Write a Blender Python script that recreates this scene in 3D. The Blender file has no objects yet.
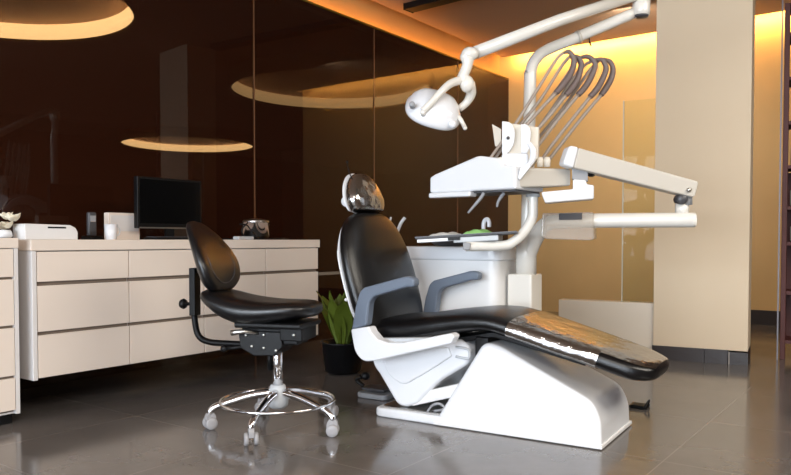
import bpy, bmesh, math, random
from mathutils import Vector, Matrix
random.seed(4)
SC = bpy.context.scene
COL = SC.collection
PI = math.pi
# ------------------------------------------------------------------ camera geometry
F = 728.0; CX = 395.5; PT = math.radians(1.7); HOR = 240.0; CY = HOR + F*math.tan(PT); H = 0.88
def ray(px, py):
    a = (px-CX)/F; b = -(py-CY)/F
    return Vector((a, math.cos(PT)+b*math.sin(PT), -math.sin(PT)+b*math.cos(PT)))
CAM = Vector((0, 0, H))
def atY(px, py, Y):
    r = ray(px, py); return CAM + r*(Y/r.y)
def atZ(px, py, z=0.0):
    r = ray(px, py); return CAM + r*((z-H)/r.z)
# room frame: t runs along the glass wall, s away from it
ANG = math.radians(54.0)
D = Vector((math.cos(ANG), math.sin(ANG), 0)); N = Vector((math.sin(ANG), -math.cos(ANG), 0))
W0 = Vector((-2.155, 3.834, 0)) - N*.3
def R(t, s, z=0.0): return W0 + D*t + N*s + Vector((0, 0, z))
def onS(px, s, py=240, z=None):
    r = ray(px, py); k = ((W0.dot(N)+s) - CAM.dot(N))/r.dot(N); return CAM + r*k
# dental chair frame
CO = atZ(373, 416); CE = atZ(597, 450); CA = math.atan2(CE.y-CO.y, CE.x-CO.x)
U = Vector((math.cos(CA), math.sin(CA), 0)); V = Vector((-U.y, U.x, 0))
def L(x, y, z): return CO + U*x + V*y + Vector((0, 0, z))

# ------------------------------------------------------------------ materials
def lin(c):
    def g(x):
        x /= 255.0
        return x/12.92 if x <= .04045 else ((x+.055)/1.055)**2.4
    return (g(c[0]), g(c[1]), g(c[2]), 1)
def mat(name, rgb, rough=.5, metal=0, spec=.5, coat=0, bump=0, bscale=40, var=0, vscale=3, emit=None, estr=0):
    m = bpy.data.materials.new(name); m.use_nodes = True
    nt = m.node_tree; b = nt.nodes['Principled BSDF']
    b.inputs['Base Color'].default_value = lin(rgb); b.inputs['Roughness'].default_value = rough
    b.inputs['Metallic'].default_value = metal; b.inputs['Specular IOR Level'].default_value = spec
    b.inputs['Coat Weight'].default_value = coat
    tc = nt.nodes.new('ShaderNodeTexCoord')
    nz = nt.nodes.new('ShaderNodeTexNoise'); nz.inputs['Scale'].default_value = vscale; nz.inputs['Detail'].default_value = 4
    nt.links.new(tc.outputs['Object'], nz.inputs['Vector'])
    v = max(var, .03)
    mx = nt.nodes.new('ShaderNodeMix'); mx.data_type = 'RGBA'
    c = lin(rgb)
    mx.inputs[6].default_value = (c[0]*(1-v), c[1]*(1-v), c[2]*(1-v), 1); mx.inputs[7].default_value = (min(1, c[0]*(1+v)), min(1, c[1]*(1+v)), min(1, c[2]*(1+v)), 1)
    nt.links.new(nz.outputs['Fac'], mx.inputs[0]); nt.links.new(mx.outputs[2], b.inputs['Base Color'])
    if bump:
        n2 = nt.nodes.new('ShaderNodeTexNoise'); n2.inputs['Scale'].default_value = bscale; n2.inputs['Detail'].default_value = 3
        nt.links.new(tc.outputs['Object'], n2.inputs['Vector'])
        bp = nt.nodes.new('ShaderNodeBump'); bp.inputs['Strength'].default_value = bump; bp.inputs['Distance'].default_value = .01
        nt.links.new(n2.outputs['Fac'], bp.inputs['Height']); nt.links.new(bp.outputs['Normal'], b.inputs['Normal'])
    if emit:
        b.inputs['Emission Color'].default_value = lin(emit); b.inputs['Emission Strength'].default_value = estr
    return m
def glass_mat(name, tint, gl_rough, refl, base, base_fac, bump=0, bscale=20, ior=1.5):
    """see-through tinted sheet: transparent + glossy + a little body colour"""
    m = bpy.data.materials.new(name); m.use_nodes = True; nt = m.node_tree; nt.nodes.clear()
    o = nt.nodes.new('ShaderNodeOutputMaterial'); t = nt.nodes.new('ShaderNodeBsdfTransparent'); t.inputs[0].default_value = lin(tint)
    d = nt.nodes.new('ShaderNodeBsdfDiffuse'); d.inputs[0].default_value = lin(base)
    g = nt.nodes.new('ShaderNodeBsdfGlossy'); g.inputs['Roughness'].default_value = gl_rough
    m1 = nt.nodes.new('ShaderNodeMixShader'); m1.inputs[0].default_value = base_fac
    nt.links.new(t.outputs[0], m1.inputs[1]); nt.links.new(d.outputs[0], m1.inputs[2])
    fr = nt.nodes.new('ShaderNodeFresnel'); fr.inputs[0].default_value = ior
    ad = nt.nodes.new('ShaderNodeMath'); ad.operation = 'ADD'; ad.inputs[1].default_value = refl; ad.use_clamp = True
    ge = nt.nodes.new('ShaderNodeNewGeometry'); iv = nt.nodes.new('ShaderNodeMath'); iv.operation = 'SUBTRACT'; iv.inputs[0].default_value = 1
    nt.links.new(ge.outputs['Backfacing'], iv.inputs[1]); nt.links.new(fr.outputs[0], ad.inputs[0])
    ml = nt.nodes.new('ShaderNodeMath'); ml.operation = 'MULTIPLY'; nt.links.new(ad.outputs[0], ml.inputs[0]); nt.links.new(iv.outputs[0], ml.inputs[1])
    m2 = nt.nodes.new('ShaderNodeMixShader'); nt.links.new(ml.outputs[0], m2.inputs[0])
    nt.links.new(m1.outputs[0], m2.inputs[1]); nt.links.new(g.outputs[0], m2.inputs[2]); nt.links.new(m2.outputs[0], o.inputs[0])
    if bump:
        tc = nt.nodes.new('ShaderNodeTexCoord'); n2 = nt.nodes.new('ShaderNodeTexNoise'); n2.inputs['Scale'].default_value = bscale; n2.inputs['Detail'].default_value = 4
        nt.links.new(tc.outputs['Object'], n2.inputs['Vector'])
        bp = nt.nodes.new('ShaderNodeBump'); bp.inputs['Strength'].default_value = bump; bp.inputs['Distance'].default_value = .03
        nt.links.new(n2.outputs['Fac'], bp.inputs['Height']); nt.links.new(bp.outputs['Normal'], g.inputs['Normal']); nt.links.new(bp.outputs['Normal'], fr.inputs['Normal'])
    return m
def emat(name, rgb, s):
    return mat(name, (255, 255, 255), emit=rgb, estr=s)

M = {}
M['white'] = mat('white_plastic', (230, 232, 236), .24, spec=.5, coat=.2)
M['white_soft'] = mat('white_soft_plastic', (232, 232, 232), .38)
M['cream'] = mat('cream_plastic', (222, 214, 200), .35)
M['arm_white'] = mat('arm_enamel', (226, 222, 214), .25, coat=.3)
M['console_grey'] = mat('console_grey', (196, 190, 180), .35)
M['leather'] = mat('black_leather', (11, 11, 13), .3, spec=.45, bump=.12, bscale=180)
M['vinyl'] = mat('stool_vinyl', (16, 17, 20), .3, spec=.6, bump=.1, bscale=200)
M['black'] = mat('black_plastic', (11, 11, 13), .45, spec=.25)
M['black_metal'] = mat('black_steel', (10, 10, 12), .45, spec=.2)
M['chrome'] = mat('chrome', (225, 225, 228), .1, metal=1)
M['steel'] = mat('brushed_steel', (190, 188, 184), .28, metal=1)
M['grey'] = mat('grey_plastic', (150, 152, 156), .45)
M['lgrey'] = mat('light_grey_plastic', (190, 194, 198), .4)
M['cast'] = mat('castor_grey', (158, 156, 158), .45)
M['dgrey'] = mat('dark_grey_plastic', (70, 70, 74), .4)
M['armpad'] = mat('slate_grey_armrest', (106, 117, 133), .45)
M['hose'] = mat('taupe_hose', (108, 93, 88), .5)
M['rod'] = mat('pale_hose', (158, 144, 132), .4)
M['drawer'] = mat('cream_lacquer', (238, 224, 211), .4)
M['carcass'] = mat('white_lacquer', (228, 224, 222), .45)
M['shadow'] = mat('recess_shade', (120, 106, 94), .6)  # shade in the drawer gaps, put into the colour
M['column'] = mat('cream_paint', (216, 197, 170), .75, bump=.05, bscale=30)
M['amber'] = mat('amber_wall_paint', (208, 170, 114), .4, spec=.4, var=.06)
M['ceil'] = mat('ceiling_paint', (172, 146, 126), .85)
M['brownwall'] = mat('brown_wall_paint', (110, 84, 66), .8)
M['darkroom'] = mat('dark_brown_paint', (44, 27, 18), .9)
M['farpillar'] = mat('far_pillar_paint', (205, 150, 110), .8)
M['skirting'] = mat('dark_stone_tile', (40, 30, 28), .45, var=.25, vscale=8, bump=.1, bscale=20)
M['grout'] = mat('pale_grout', (170, 160, 150), .7)
M['green'] = mat('leaf_green', (88, 104, 30), .45, var=.2, vscale=12)
M['cloth_green'] = mat('green_cloth', (150, 205, 120), .8, bump=.3, bscale=60)
M['cloth_white'] = mat('white_paper_cloth', (225, 225, 220), .8, bump=.3, bscale=60)
M['petal'] = mat('ivory_petal', (240, 232, 210), .6)
M['redwood'] = mat('dark_red_wood', (72, 25, 19), .6, var=.3, vscale=6)
M['jar'] = mat('pale_ceramic', (196, 196, 180), .3)
M['orange'] = mat('orange_lit_jar', (216, 110, 40), .3)  # orange light high on the shelf is put into this jar colour
M['screen'] = mat('black_screen', (6, 8, 10), .15, spec=.5)
M['seam'] = mat('glass_joint', (120, 84, 58), .3)
M['frame'] = mat('grey_metal_frame', (110, 108, 116), .4)
M['brass'] = mat('olive_metal_lip', (130, 112, 44), .4, metal=.4)
M['amberled'] = emat('amber_led', (255, 172, 76), 20)
M['led'] = emat('warm_led', (255, 204, 122), 120)
M['ring'] = emat('ring_led', (255, 226, 170), 2.6)
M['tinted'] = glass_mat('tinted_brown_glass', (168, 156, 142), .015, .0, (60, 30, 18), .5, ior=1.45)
M['clear'] = glass_mat('clear_glass', (247, 250, 244), .01, .0, (180, 180, 170), .01, ior=1.22)
M['wrap'] = glass_mat('clear_plastic_wrap', (210, 200, 190), .1, .42, (150, 140, 130), .06, bump=.5, bscale=9)
M['pouch'] = glass_mat('frosted_plastic', (240, 235, 228), .15, .05, (225, 220, 212), .3)
M['window'] = glass_mat('window_glass', (240, 244, 250), .01, .0, (200, 200, 200), .0)
M['ledge'] = mat('pale_stone_ledge', (226, 214, 196), .45)
def floor_mat():
    m = bpy.data.materials.new('polished_grey_tile'); m.use_nodes = True; nt = m.node_tree; b = nt.nodes['Principled BSDF']
    tc = nt.nodes.new('ShaderNodeTexCoord')
    br = nt.nodes.new('ShaderNodeTexBrick'); br.offset = 0; br.squash = 1
    br.inputs['Scale'].default_value = 1; br.inputs['Brick Width'].default_value = .784; br.inputs['Row Height'].default_value = .784
    br.inputs['Mortar Size'].default_value = .002; br.inputs['Mortar Smooth'].default_value = .1; br.inputs['Bias'].default_value = 0
    br.inputs['Color1'].default_value = lin((96, 91, 88)); br.inputs['Color2'].default_value = lin((103, 97, 93)); br.inputs['Mortar'].default_value = lin((128, 122, 116))
    nt.links.new(tc.outputs['Object'], br.inputs['Vector'])
    nz = nt.nodes.new('ShaderNodeTexNoise'); nz.inputs['Scale'].default_value = 2.2; nz.inputs['Detail'].default_value = 8; nz.inputs['Roughness'].default_value = .65
    nt.links.new(tc.outputs['Object'], nz.inputs['Vector'])
    mx = nt.nodes.new('ShaderNodeMix'); mx.data_type = 'RGBA'; mx.blend_type = 'MULTIPLY'; mx.inputs[0].default_value = 1
    cr = nt.nodes.new('ShaderNodeMapRange'); cr.inputs[1].default_value = .3; cr.inputs[2].default_value = .7; cr.inputs[3].default_value = .8; cr.inputs[4].default_value = 1.2
    nt.links.new(nz.outputs['Fac'], cr.inputs[0]); nt.links.new(br.outputs['Color'], mx.inputs[6]); nt.links.new(cr.outputs[0], mx.inputs[7])
    nt.links.new(mx.outputs[2], b.inputs['Base Color'])
    r2 = nt.nodes.new('ShaderNodeMapRange'); r2.inputs[1].default_value = .3; r2.inputs[2].default_value = .7; r2.inputs[3].default_value = .10; r2.inputs[4].default_value = .2
    nt.links.new(nz.outputs['Fac'], r2.inputs[0]); nt.links.new(r2.outputs[0], b.inputs['Roughness'])
    b.inputs['Specular IOR Level'].default_value = .75
    return m
M['floor'] = floor_mat()

# ------------------------------------------------------------------ object helpers
def root_loc(p):
    while p.parent: p = p.parent
    return p.location.copy()
def tag(o, label=None, cat=None, group=None, kind=None):
    if label: o['label'] = label
    if cat: o['category'] = cat
    if group: o['group'] = group
    if kind: o['kind'] = kind
    return o
def thing(name, label, cat, loc, group=None, rz=0):
    o = bpy.data.objects.new(name, None); COL.objects.link(o); o.location = loc; o.rotation_euler = (0, 0, rz)
    o.empty_display_size = .1
    return tag(o, label, cat, group)
def obj(name, bm, m, parent=None, smooth=True, bevel=0, seg=3, sub=0, loc=None, local=False, angle=35):
    """bm is in world coordinates; moved to the thing's base (or loc) as origin; local=True: already relative"""
    if not local:
        off = root_loc(parent) if parent else (Vector(loc) if loc is not None else None)
        if off is None:
            vs = [v.co for v in bm.verts]; off = Vector(((min(v.x for v in vs)+max(v.x for v in vs))/2, (min(v.y for v in vs)+max(v.y for v in vs))/2, min(v.z for v in vs)))
        bmesh.ops.translate(bm, verts=bm.verts, vec=-off)
    else: off = Vector((0, 0, 0)) if loc is None else Vector(loc)
    bmesh.ops.recalc_face_normals(bm, faces=bm.faces)
    me = bpy.data.meshes.new(name); bm.to_mesh(me); bm.free()
    o = bpy.data.objects.new(name, me); COL.objects.link(o); me.materials.append(m)
    if parent: o.parent = parent
    else: o.location = off
    if smooth:
        for p in me.polygons: p.use_smooth = True
    if bevel:
        b = o.modifiers.new('bevel', 'BEVEL'); b.width = bevel; b.segments = seg; b.limit_method = 'ANGLE'; b.angle_limit = math.radians(angle)
        wn = o.modifiers.new('wn', 'WEIGHTED_NORMAL'); wn.keep_sharp = False
    if sub:
        s = o.modifiers.new('sub', 'SUBSURF'); s.levels = sub; s.render_levels = sub
    return o
def nb(): return bmesh.new()
def hexa(bm, pts):
    vs = [bm.verts.new(p) for p in pts]
    for f in ((0, 3, 2, 1), (4, 5, 6, 7), (0, 1, 5, 4), (1, 2, 6, 5), (2, 3, 7, 6), (3, 0, 4, 7)): bm.faces.new([vs[i] for i in f])
def fbox(bm, f, a, b):
    """box between corner a and b in frame f(x,y,z)"""
    x0, y0, z0 = a; x1, y1, z1 = b
    hexa(bm, [f(x0, y0, z0), f(x1, y0, z0), f(x1, y1, z0), f(x0, y1, z0), f(x0, y0, z1), f(x1, y0, z1), f(x1, y1, z1), f(x0, y1, z1)])
    return bm
def prism(bm, pts, ext):
    """pts: coplanar world points, extruded by vector ext"""
    a = [bm.verts.new(p) for p in pts]; b = [bm.verts.new(Vector(p)+ext) for p in pts]
    bm.faces.new(a); bm.faces.new(list(reversed(b)))
    n = len(pts)
    for i in range(n): bm.faces.new((a[i], b[i], b[(i+1) % n], a[(i+1) % n]))
    return bm
def catmull(pts, k=8):
    P = [Vector(p) for p in pts]
    if len(P) < 3: return P
    P = [P[0]*2-P[1]] + P + [P[-1]*2-P[-2]]; out = []
    for i in range(1, len(P)-2):
        for j in range(k):
            t = j/k; a, b, c, d = P[i-1:i+3]
            out.append(.5*((2*b)+(c-a)*t+(2*a-5*b+4*c-d)*t*t+(3*b-a-3*c+d)*t**3))
    out.append(P[-2]); return out
def tube(bm, pts, r, seg=14, smooth=0, caps=True, closed=False):
    rs = r if isinstance(r, (list, tuple)) else [r]*len(pts)
    if smooth:
        q = catmull([Vector((*p,)) for p in pts], smooth)
        rr = []
        for i in range(len(pts)-1):
            for j in range(smooth): rr.append(rs[i]+(rs[i+1]-rs[i])*j/smooth)
        rr.append(rs[-1]); pts, rs = q, rr
    pts = [Vector(p) for p in pts]; n = len(pts); rings = []; prev = None
    for i, p in enumerate(pts):
        if closed: tg = pts[(i+1) % n]-pts[i-1]
        else: tg = pts[min(i+1, n-1)]-pts[max(i-1, 0)]
        tg.normalize()
        if prev is None:
            a = Vector((0, 0, 1)) if abs(tg.z) < .9 else Vector((1, 0, 0)); x = tg.cross(a).normalized()
        else: x = (prev - tg*prev.dot(tg)).normalized()
        prev = x; y = tg.cross(x)
        rings.append([bm.verts.new(p+(x*math.cos(2*PI*k/seg)+y*math.sin(2*PI*k/seg))*rs[i]) for k in range(seg)])
    m = n if closed else n-1
    for i in range(m):
        a, b = rings[i], rings[(i+1) % n]
        for k in range(seg): bm.faces.new((a[k], a[(k+1) % seg], b[(k+1) % seg], b[k]))
    if caps and not closed: bm.faces.new(rings[0]); bm.faces.new(list(reversed(rings[-1])))
    return bm
def lathe(bm, prof, c, axis=(0, 0, 1), seg=28, cap=True):
    ax = Vector(axis).normalized(); a = Vector((0, 0, 1)) if abs(ax.z) < .9 else Vector((1, 0, 0)); x = ax.cross(a).normalized(); y = ax.cross(x); c = Vector(c)
    rings = [[bm.verts.new(c+ax*h+(x*math.cos(2*PI*k/seg)+y*math.sin(2*PI*k/seg))*max(r, .0004)) for k in range(seg)] for r, h in prof]
    for a, b in zip(rings, rings[1:]):
        for k in range(seg): bm.faces.new((a[k], a[(k+1) % seg], b[(k+1) % seg], b[k]))
    if cap: bm.faces.new(rings[0]); bm.faces.new(list(reversed(rings[-1])))
    return bm
def loft(bm, secs, f, seg=36):
    """secs: (center(x,y,z), dir of half-thickness in xz as angle, half width, half thickness, exponent), frame f; width runs along local y"""
    rings = []
    for (c, ang, w, h, e) in secs:
        ring = []
        for k in range(seg):
            th = 2*PI*k/seg; cs, sn = math.cos(th), math.sin(th)
            a = math.copysign(abs(cs)**(2/e), cs)*w; b = math.copysign(abs(sn)**(2/e), sn)*h
            ring.append(bm.verts.new(f(c[0]+math.cos(ang)*b, c[1]+a, c[2]+math.sin(ang)*b)))
        rings.append(ring)
    for a, b in zip(rings, rings[1:]):
        for k in range(seg): bm.faces.new((a[k], a[(k+1) % seg], b[(k+1) % seg], b[k]))
    bm.faces.new(rings[0]); bm.faces.new(list(reversed(rings[-1])))
    return bm
def sph(bm, c, r, sx=1, sy=1, sz=1, rot=None, seg=16):
    mt = Matrix.Translation(Vector(c)) @ (rot if rot else Matrix.Identity(4)) @ Matrix.Diagonal((r*sx, r*sy, r*sz, 1))
    bmesh.ops.create_uvsphere(bm, u_segments=seg, v_segments=max(8, seg//2), radius=1, matrix=mt); return bm
def interp(rows, n):
    """smooth resample of numeric rows"""
    out = []
    m = len(rows)-1
    for i in range(n):
        t = i/(n-1)*m; k = min(int(t), m-1); u = t-k
        a = rows[max(k-1, 0)]; b = rows[k]; c = rows[k+1]; d = rows[min(k+2, m)]
        out.append([.5*(2*b[j]+(c[j]-a[j])*u+(2*a[j]-5*b[j]+4*c[j]-d[j])*u*u+(3*b[j]-a[j]-3*c[j]+d[j])*u**3) for j in range(len(b))])
    return out
def children(o): return [c for c in bpy.data.objects if c.parent == o]
def copy_tree(o, parent=None):
    c = o.copy(); COL.objects.link(c); c.parent = parent
    for ch in children(o): copy_tree(ch, c)
    return c
def struct(name, bm, m, parent=None, smooth=False, **k):
    o = obj(name, bm, m, parent, smooth=smooth, **k)
    if not parent: o['kind'] = 'structure'
    return o

# ------------------------------------------------------------------ ROOM
TB, TE, SR, SL, ZC = 6.52, -7.0, 9.0, -9.0, 3.16
ZA = 2.885; SB_ = 3.55
TF = 16.0
# floor: local x along t so the tiles follow the room
bm = nb(); g = -W0.dot(N) - 3.179   # grout phase in s
vs = [bm.verts.new(p) for p in ((TE, -SR, 0), (TF, -SR, 0), (TF, -SL, 0), (TE, -SL, 0))]; bm.faces.new(vs)
vs = [bm.verts.new(p) for p in ((TE, -SR, -.1), (TF, -SR, -.1), (TF, -SL, -.1), (TE, -SL, -.1))]; bm.faces.new(vs)
o = obj('floor', bm, M['floor'], smooth=False, local=True, loc=(0, 0, 0)); o['kind'] = 'structure'
OFFS = W0 + N*(g) + D*.33
# keep geometry anchored at the room frame but shift the texture by moving origin
o.rotation_euler = (0, 0, ANG); o.location = (OFFS.x, OFFS.y, 0)
def rbox(t0, t1, s0, s1, z0, z1, bm=None): return fbox(bm or nb(), R, (t0, s0, z0), (t1, s1, z1))
# ceiling slab of the practice, set back from the walls, and the high ceiling over it
def slab_with_holes():
    return rbox(TE, TB-.16, .0, SR, ZC, ZC+.08)
struct('ceiling', slab_with_holes(), M['ceil'])
struct('ceiling_upper', rbox(TE-.1, TB+5.2, -.3, SR+.1, ZC+.26, ZC+.3), M['amber'])
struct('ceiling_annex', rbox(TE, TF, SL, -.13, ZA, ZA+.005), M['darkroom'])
# glass wall
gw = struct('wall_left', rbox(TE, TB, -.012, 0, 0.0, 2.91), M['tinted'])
bm = nb()
for k in range(0, 4):
    t = 2.183+1.547*k
    if TE < t < TB: rbox(t-.004, t+.004, -.014, .004, .0, 2.90, bm)
obj('glass_joint', bm, M['seam'], gw, smooth=False)
obj('top_rail', rbox(TE, TB, -.04, .0, 2.905, 2.925), M['brass'], gw, smooth=False)
struct('wall_left_upper', rbox(TE, TB, -.16, -.13, 2.9, ZC+.26), M['amber'])
obj('ledge', rbox(TE, TB, -.13, -.04, 2.89, 2.91), M['amber'], bpy.data.objects['wall_left_upper'], smooth=False)
struct('trim_1', rbox(.2, TB-.05, -.055, -.042, 2.913, 2.925), M['amberled'])
# back wall
struct('wall_back', rbox(TB, TB+.12, -.3, SB_, 0, ZC+.26), M['amber'])
struct('wall_back_return', rbox(TB+.12, TB+5, SB_-.12, SB_, 0, ZC+.26), M['brownwall'])
struct('wall_back_deep', rbox(TB+5, TB+5.1, SB_-.12, SR+.1, 0, ZC+.26), M['brownwall'])
struct('ceiling_deep', rbox(TB-.16, TB+5.1, SB_, SR+.1, ZC, ZC+.08), M['ceil'])
struct('baseboard_back', rbox(TB-.015, TB, 2.2, SB_, 0, .15), M['skirting'])
struct('trim_2', rbox(TB-.155, TB-.145, .1, SB_-.1, ZC+.012, ZC+.04), M['led'])
struct('wall_right', rbox(TE, TB+5.1, SR, SR+.1, 0, ZC+.26), M['brownwall'])
# window wall behind the viewer
bm = nb(); rbox(TE-.1, TE, 0, SR, 0, .35, bm); rbox(TE-.1, TE, 0, SR, 2.65, ZC+.26, bm)
for s in (0, 2.15, 4.4, 6.65, 8.85): rbox(TE-.1, TE, s, s+.15, .35, 2.65, bm)
struct('wall_front', bm, M['column'])
for i, s in enumerate((.15, 2.3, 4.55, 6.8)):
    w = struct('window_%d' % (i+1), rbox(TE-.06, TE-.05, s, s+2.0, .35, 2.65), M['window'])
    bm = nb()
    for q in (0, .97, 1.94): rbox(TE-.08, TE-.03, s+q, s+q+.06, .35, 2.65, bm)
    rbox(TE-.08, TE-.03, s, s+2.0, .35, .41, bm); rbox(TE-.08, TE-.03, s, s+2.0, 2.59, 2.65, bm)
    obj('window_frame', bm, M['frame'], w, smooth=False)
# the dark annex seen through the tinted glass
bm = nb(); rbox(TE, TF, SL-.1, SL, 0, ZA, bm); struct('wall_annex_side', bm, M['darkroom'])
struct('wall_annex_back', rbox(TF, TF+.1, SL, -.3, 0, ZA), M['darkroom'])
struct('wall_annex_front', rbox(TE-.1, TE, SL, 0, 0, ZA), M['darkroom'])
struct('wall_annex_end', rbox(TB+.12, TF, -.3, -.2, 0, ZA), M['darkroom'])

# ceiling ring lights in the annex
def ring_light(cx, cy, rad, label, es, zb=2.71):
    mr = emat('ring_led', (255, 234, 186), es)
    c = Vector((cx, cy, 0)); t = thing('ring_ceiling_light', label, 'ceiling light', (cx, cy, zb), 'round recessed ceiling rings behind the glass')
    zc = ZA-.002
    def band(r0, r1, z0, z1, m, name):
        bm = nb(); n = 72; q = []
        for k in range(n):
            a = 2*PI*k/n; e = Vector((math.cos(a), math.sin(a), 0))
            q.append([bm.verts.new(c+e*r0+Vector((0, 0, z0))), bm.verts.new(c+e*r1+Vector((0, 0, z0))), bm.verts.new(c+e*r1+Vector((0, 0, z1))), bm.verts.new(c+e*r0+Vector((0, 0, z1)))])
        for k in range(n):
            a, b = q[k], q[(k+1) % n]
            for i in range(4): bm.faces.new((a[i], a[(i+1) % 4], b[(i+1) % 4], b[i]))
        obj(name, bm, m, t)
    band(rad+.01, rad+.045, zb, zc, M['brass'], 'rim')
    band(rad-.01, rad+.01, zb+.025, zc, mr, 'light_strip')
    bm = nb(); lathe(bm, [(rad-.01, zc-.012), (rad-.01, zc-.002)], c, seg=72); obj('ceiling_disc', bm, M['ringdisc'], t)
    return t
M['ringdisc'] = mat('lit_disc', (150, 110, 80), .6)
RINGS = [(-3.22, 5.68, 1.12, 'largest glowing ceiling ring seen through the glass at the upper left corner', 26),
         (-4.02, 14.2, 1.22, 'small distant ceiling ring glowing above the black monitor', 16),
         (-.78, 9.1, 1.22, 'dim ceiling ring behind the glass above the dental chair headrest', 5)]
for a in RINGS: ring_light(*a)
# cream column on the right with its stone skirting
ca = atZ(653, 358.5); cb = atZ(747.5, 365.5)
cd = (cb-ca).normalized(); cback = Vector((-cd.y, cd.x, 0))
CW = (cb-ca).length
def CF(x, y, z): return ca + cd*x + cback*y + Vector((0, 0, z))
colm = tag(obj('column', fbox(nb(), CF, (0, 0, .098), (CW, .38, ZC+.2)), M['column'], smooth=False, loc=ca), 'broad cream painted square column with dark stone skirting', 'column')
bm = nb(); x = -.006
random.seed(2)
for w in (.36, .155, .5):
    x1 = min(x+w, CW+.006); fbox(bm, CF, (x, -.012, 0), (x1-.004, .386, .088+random.random()*.012)); x = x1
obj('skirting', bm, M['skirting'], colm, smooth=False)
obj('grout_joint', fbox(nb(), CF, (.512, -.0125, 0), (.517, -.008, .09)), M['grout'], colm, smooth=False)

# low pale ledge and the clear sheet over it
bm = fbox(nb(), CF, (-.72, .02, 0), (-.004, .14, .41))
tag(obj('low_partition', bm, M['ledge'], smooth=False, bevel=.004), 'low pale knee-high partition left of the cream column', 'partition')
bm = fbox(nb(), CF, (-.235, .05, .41), (-.01, .062, 1.93))
gp = tag(obj('glass_partition', bm, M['clear'], smooth=False), 'clear upright glass panel standing on the low partition beside the column', 'glass partition')
obj('polished_edge', fbox(nb(), CF, (-.243, .049, .41), (-.236, .063, 1.935)), M['jar'], gp, smooth=False)

# right edge: glass sheet edge and dark red wood shelving
sa = atZ(779.5, 359.5)
def SF(x, y, z): return sa + cd*x + cback*y + Vector((0, 0, z))
sh = thing('display_shelf', 'tall dark red wooden open display shelf at the right edge', 'shelf', sa)
for x in (0.0, .62): obj('side_panel', fbox(nb(), SF, (x, 0, 0), (x+.035, .3, 2.6)), M['redwood'], sh, smooth=False, bevel=.004)
for i, z in enumerate((.12, .48, .84, 1.1, 1.4, 1.72, 2.04, 2.36, 2.585)):
    obj('shelf_board', fbox(nb(), SF, (.035, 0, z), (.62, .3, z+.025)), M['redwood'], sh, smooth=False)
obj('back_panel', fbox(nb(), SF, (.035, .28, .1), (.62, .3, 1.39)), M['redwood'], sh, smooth=False)
def jar(px, z, m, h, r, lab, y=.1):
    c = SF(px, y, z); bm = nb()
    lathe(bm, [(r*.8, 0), (r, h*.1), (r, h*.7), (r*.55, h*.82), (r*.5, h*.9), (r*.6, h)], c, seg=20)
    tag(obj('jar', bm, m, loc=c), lab, 'jar', 'jars on the dark red shelf')
jar(.1, 1.425, M['jar'], .2, .05, 'pale ceramic jar on the upper middle board of the dark red shelf')
jar(.1, 1.125, M['jar'], .17, .05, 'pale ceramic jar on the board above eye level of the dark red shelf')
jar(.1, .865, M['jar'], .16, .045, 'pale ceramic jar at counter height on the dark red shelf')
jar(.1, 2.065, M['orange'], .24, .055, 'tall jar coloured orange-lit, high up on the dark red shelf')
ga = SF(-.02, -.02, 0)
bm = nb(); fbox(bm, SF, (-.02, -.02, 0), (-.010, -.004, 2.72))
tag(obj('glass_edge_post', bm, M['frame'], smooth=False), 'thin pale upright metal edge in front of the dark red shelf', 'post')

# ceiling track
a = atZ(409, 8, ZC-.03); b = atZ(474, -9, ZC-.03)
dr = (b-a).normalized(); sd = Vector((-dr.y, dr.x, 0)); b = b + dr*1.5
tk = thing('track_rail', 'black ceiling track rail above the treatment lamp', 'track rail', (a.x, a.y, ZC-.05))
def TFm(x, y, z): return a + dr*x + sd*y + Vector((0, 0, z))
obj('rail', fbox(nb(), TFm, (0, -.07, -.03), ((b-a).length, .07, .03)), M['black'], tk, smooth=False, bevel=.004)
obj('end_cap', fbox(nb(), TFm, (-.012, -.073, -.033), (0, .073, .03)), M['black_metal'], tk, smooth=False)

# ------------------------------------------------------------------ CABINETS
CDEP = .80; CB = .20; CT = .882; UW = .51
def gap_t(px):  # position along the front line
    p = onS(px, CDEP); return (p-W0).dot(D)
t0 = gap_t(36); T1 = gap_t(318)
UW = (T1-t0)/4
ROWS = [(.675, .822), (.430, .655), (.203, .412)]
names = ['leftmost white drawer cabinet under the long worktop, beside the tall side unit', 'second white drawer cabinet from the left, below the black monitor',
         'third white drawer cabinet from the left, behind the black stool', 'rightmost white drawer cabinet, below the steel pot']
proto = None
def drawer_unit(name, t, w, rows, zb, zt, label, grp, endpanel=False):
    u_ = thing(name, label, 'cabinet', R(t, 0, zb), grp)
    bm = rbox(t+.001, t+w-.001, .006, CDEP-.022, zb, zt); obj('cabinet_body', bm, M['carcass'], u_, smooth=False)
    obj('grip_channel', rbox(t+.004, t+w-.004, CDEP-.022, CDEP-.016, zb+.01, zt-.003), M['shadow'], u_, smooth=False)
    for (z0, z1) in rows:
        d = obj('drawer', rbox(t+.003, t+w-.003, CDEP-.016, CDEP+.002, z0, z1), M['drawer'], u_, smooth=False, bevel=.002)
    return u_
for i in range(4):
    drawer_unit('drawer_cabinet', t0+UW*i, UW, ROWS, CB, .826, names[i], 'white floating drawer cabinets along the glass wall')
tag(obj('end_panel', rbox(t0-.024, t0-.001, .006, CDEP+.003, CB-.006, .826), M['carcass'], smooth=False, bevel=.002), 'plain white end panel closing the left end of the drawer cabinets', 'panel')
tag(obj('worktop', rbox(t0-.03, T1+.012, .006, CDEP+.008, .8275, CT), M['drawer'], smooth=False, bevel=.003), 'long pale worktop over the floating drawer cabinets', 'worktop')
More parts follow.
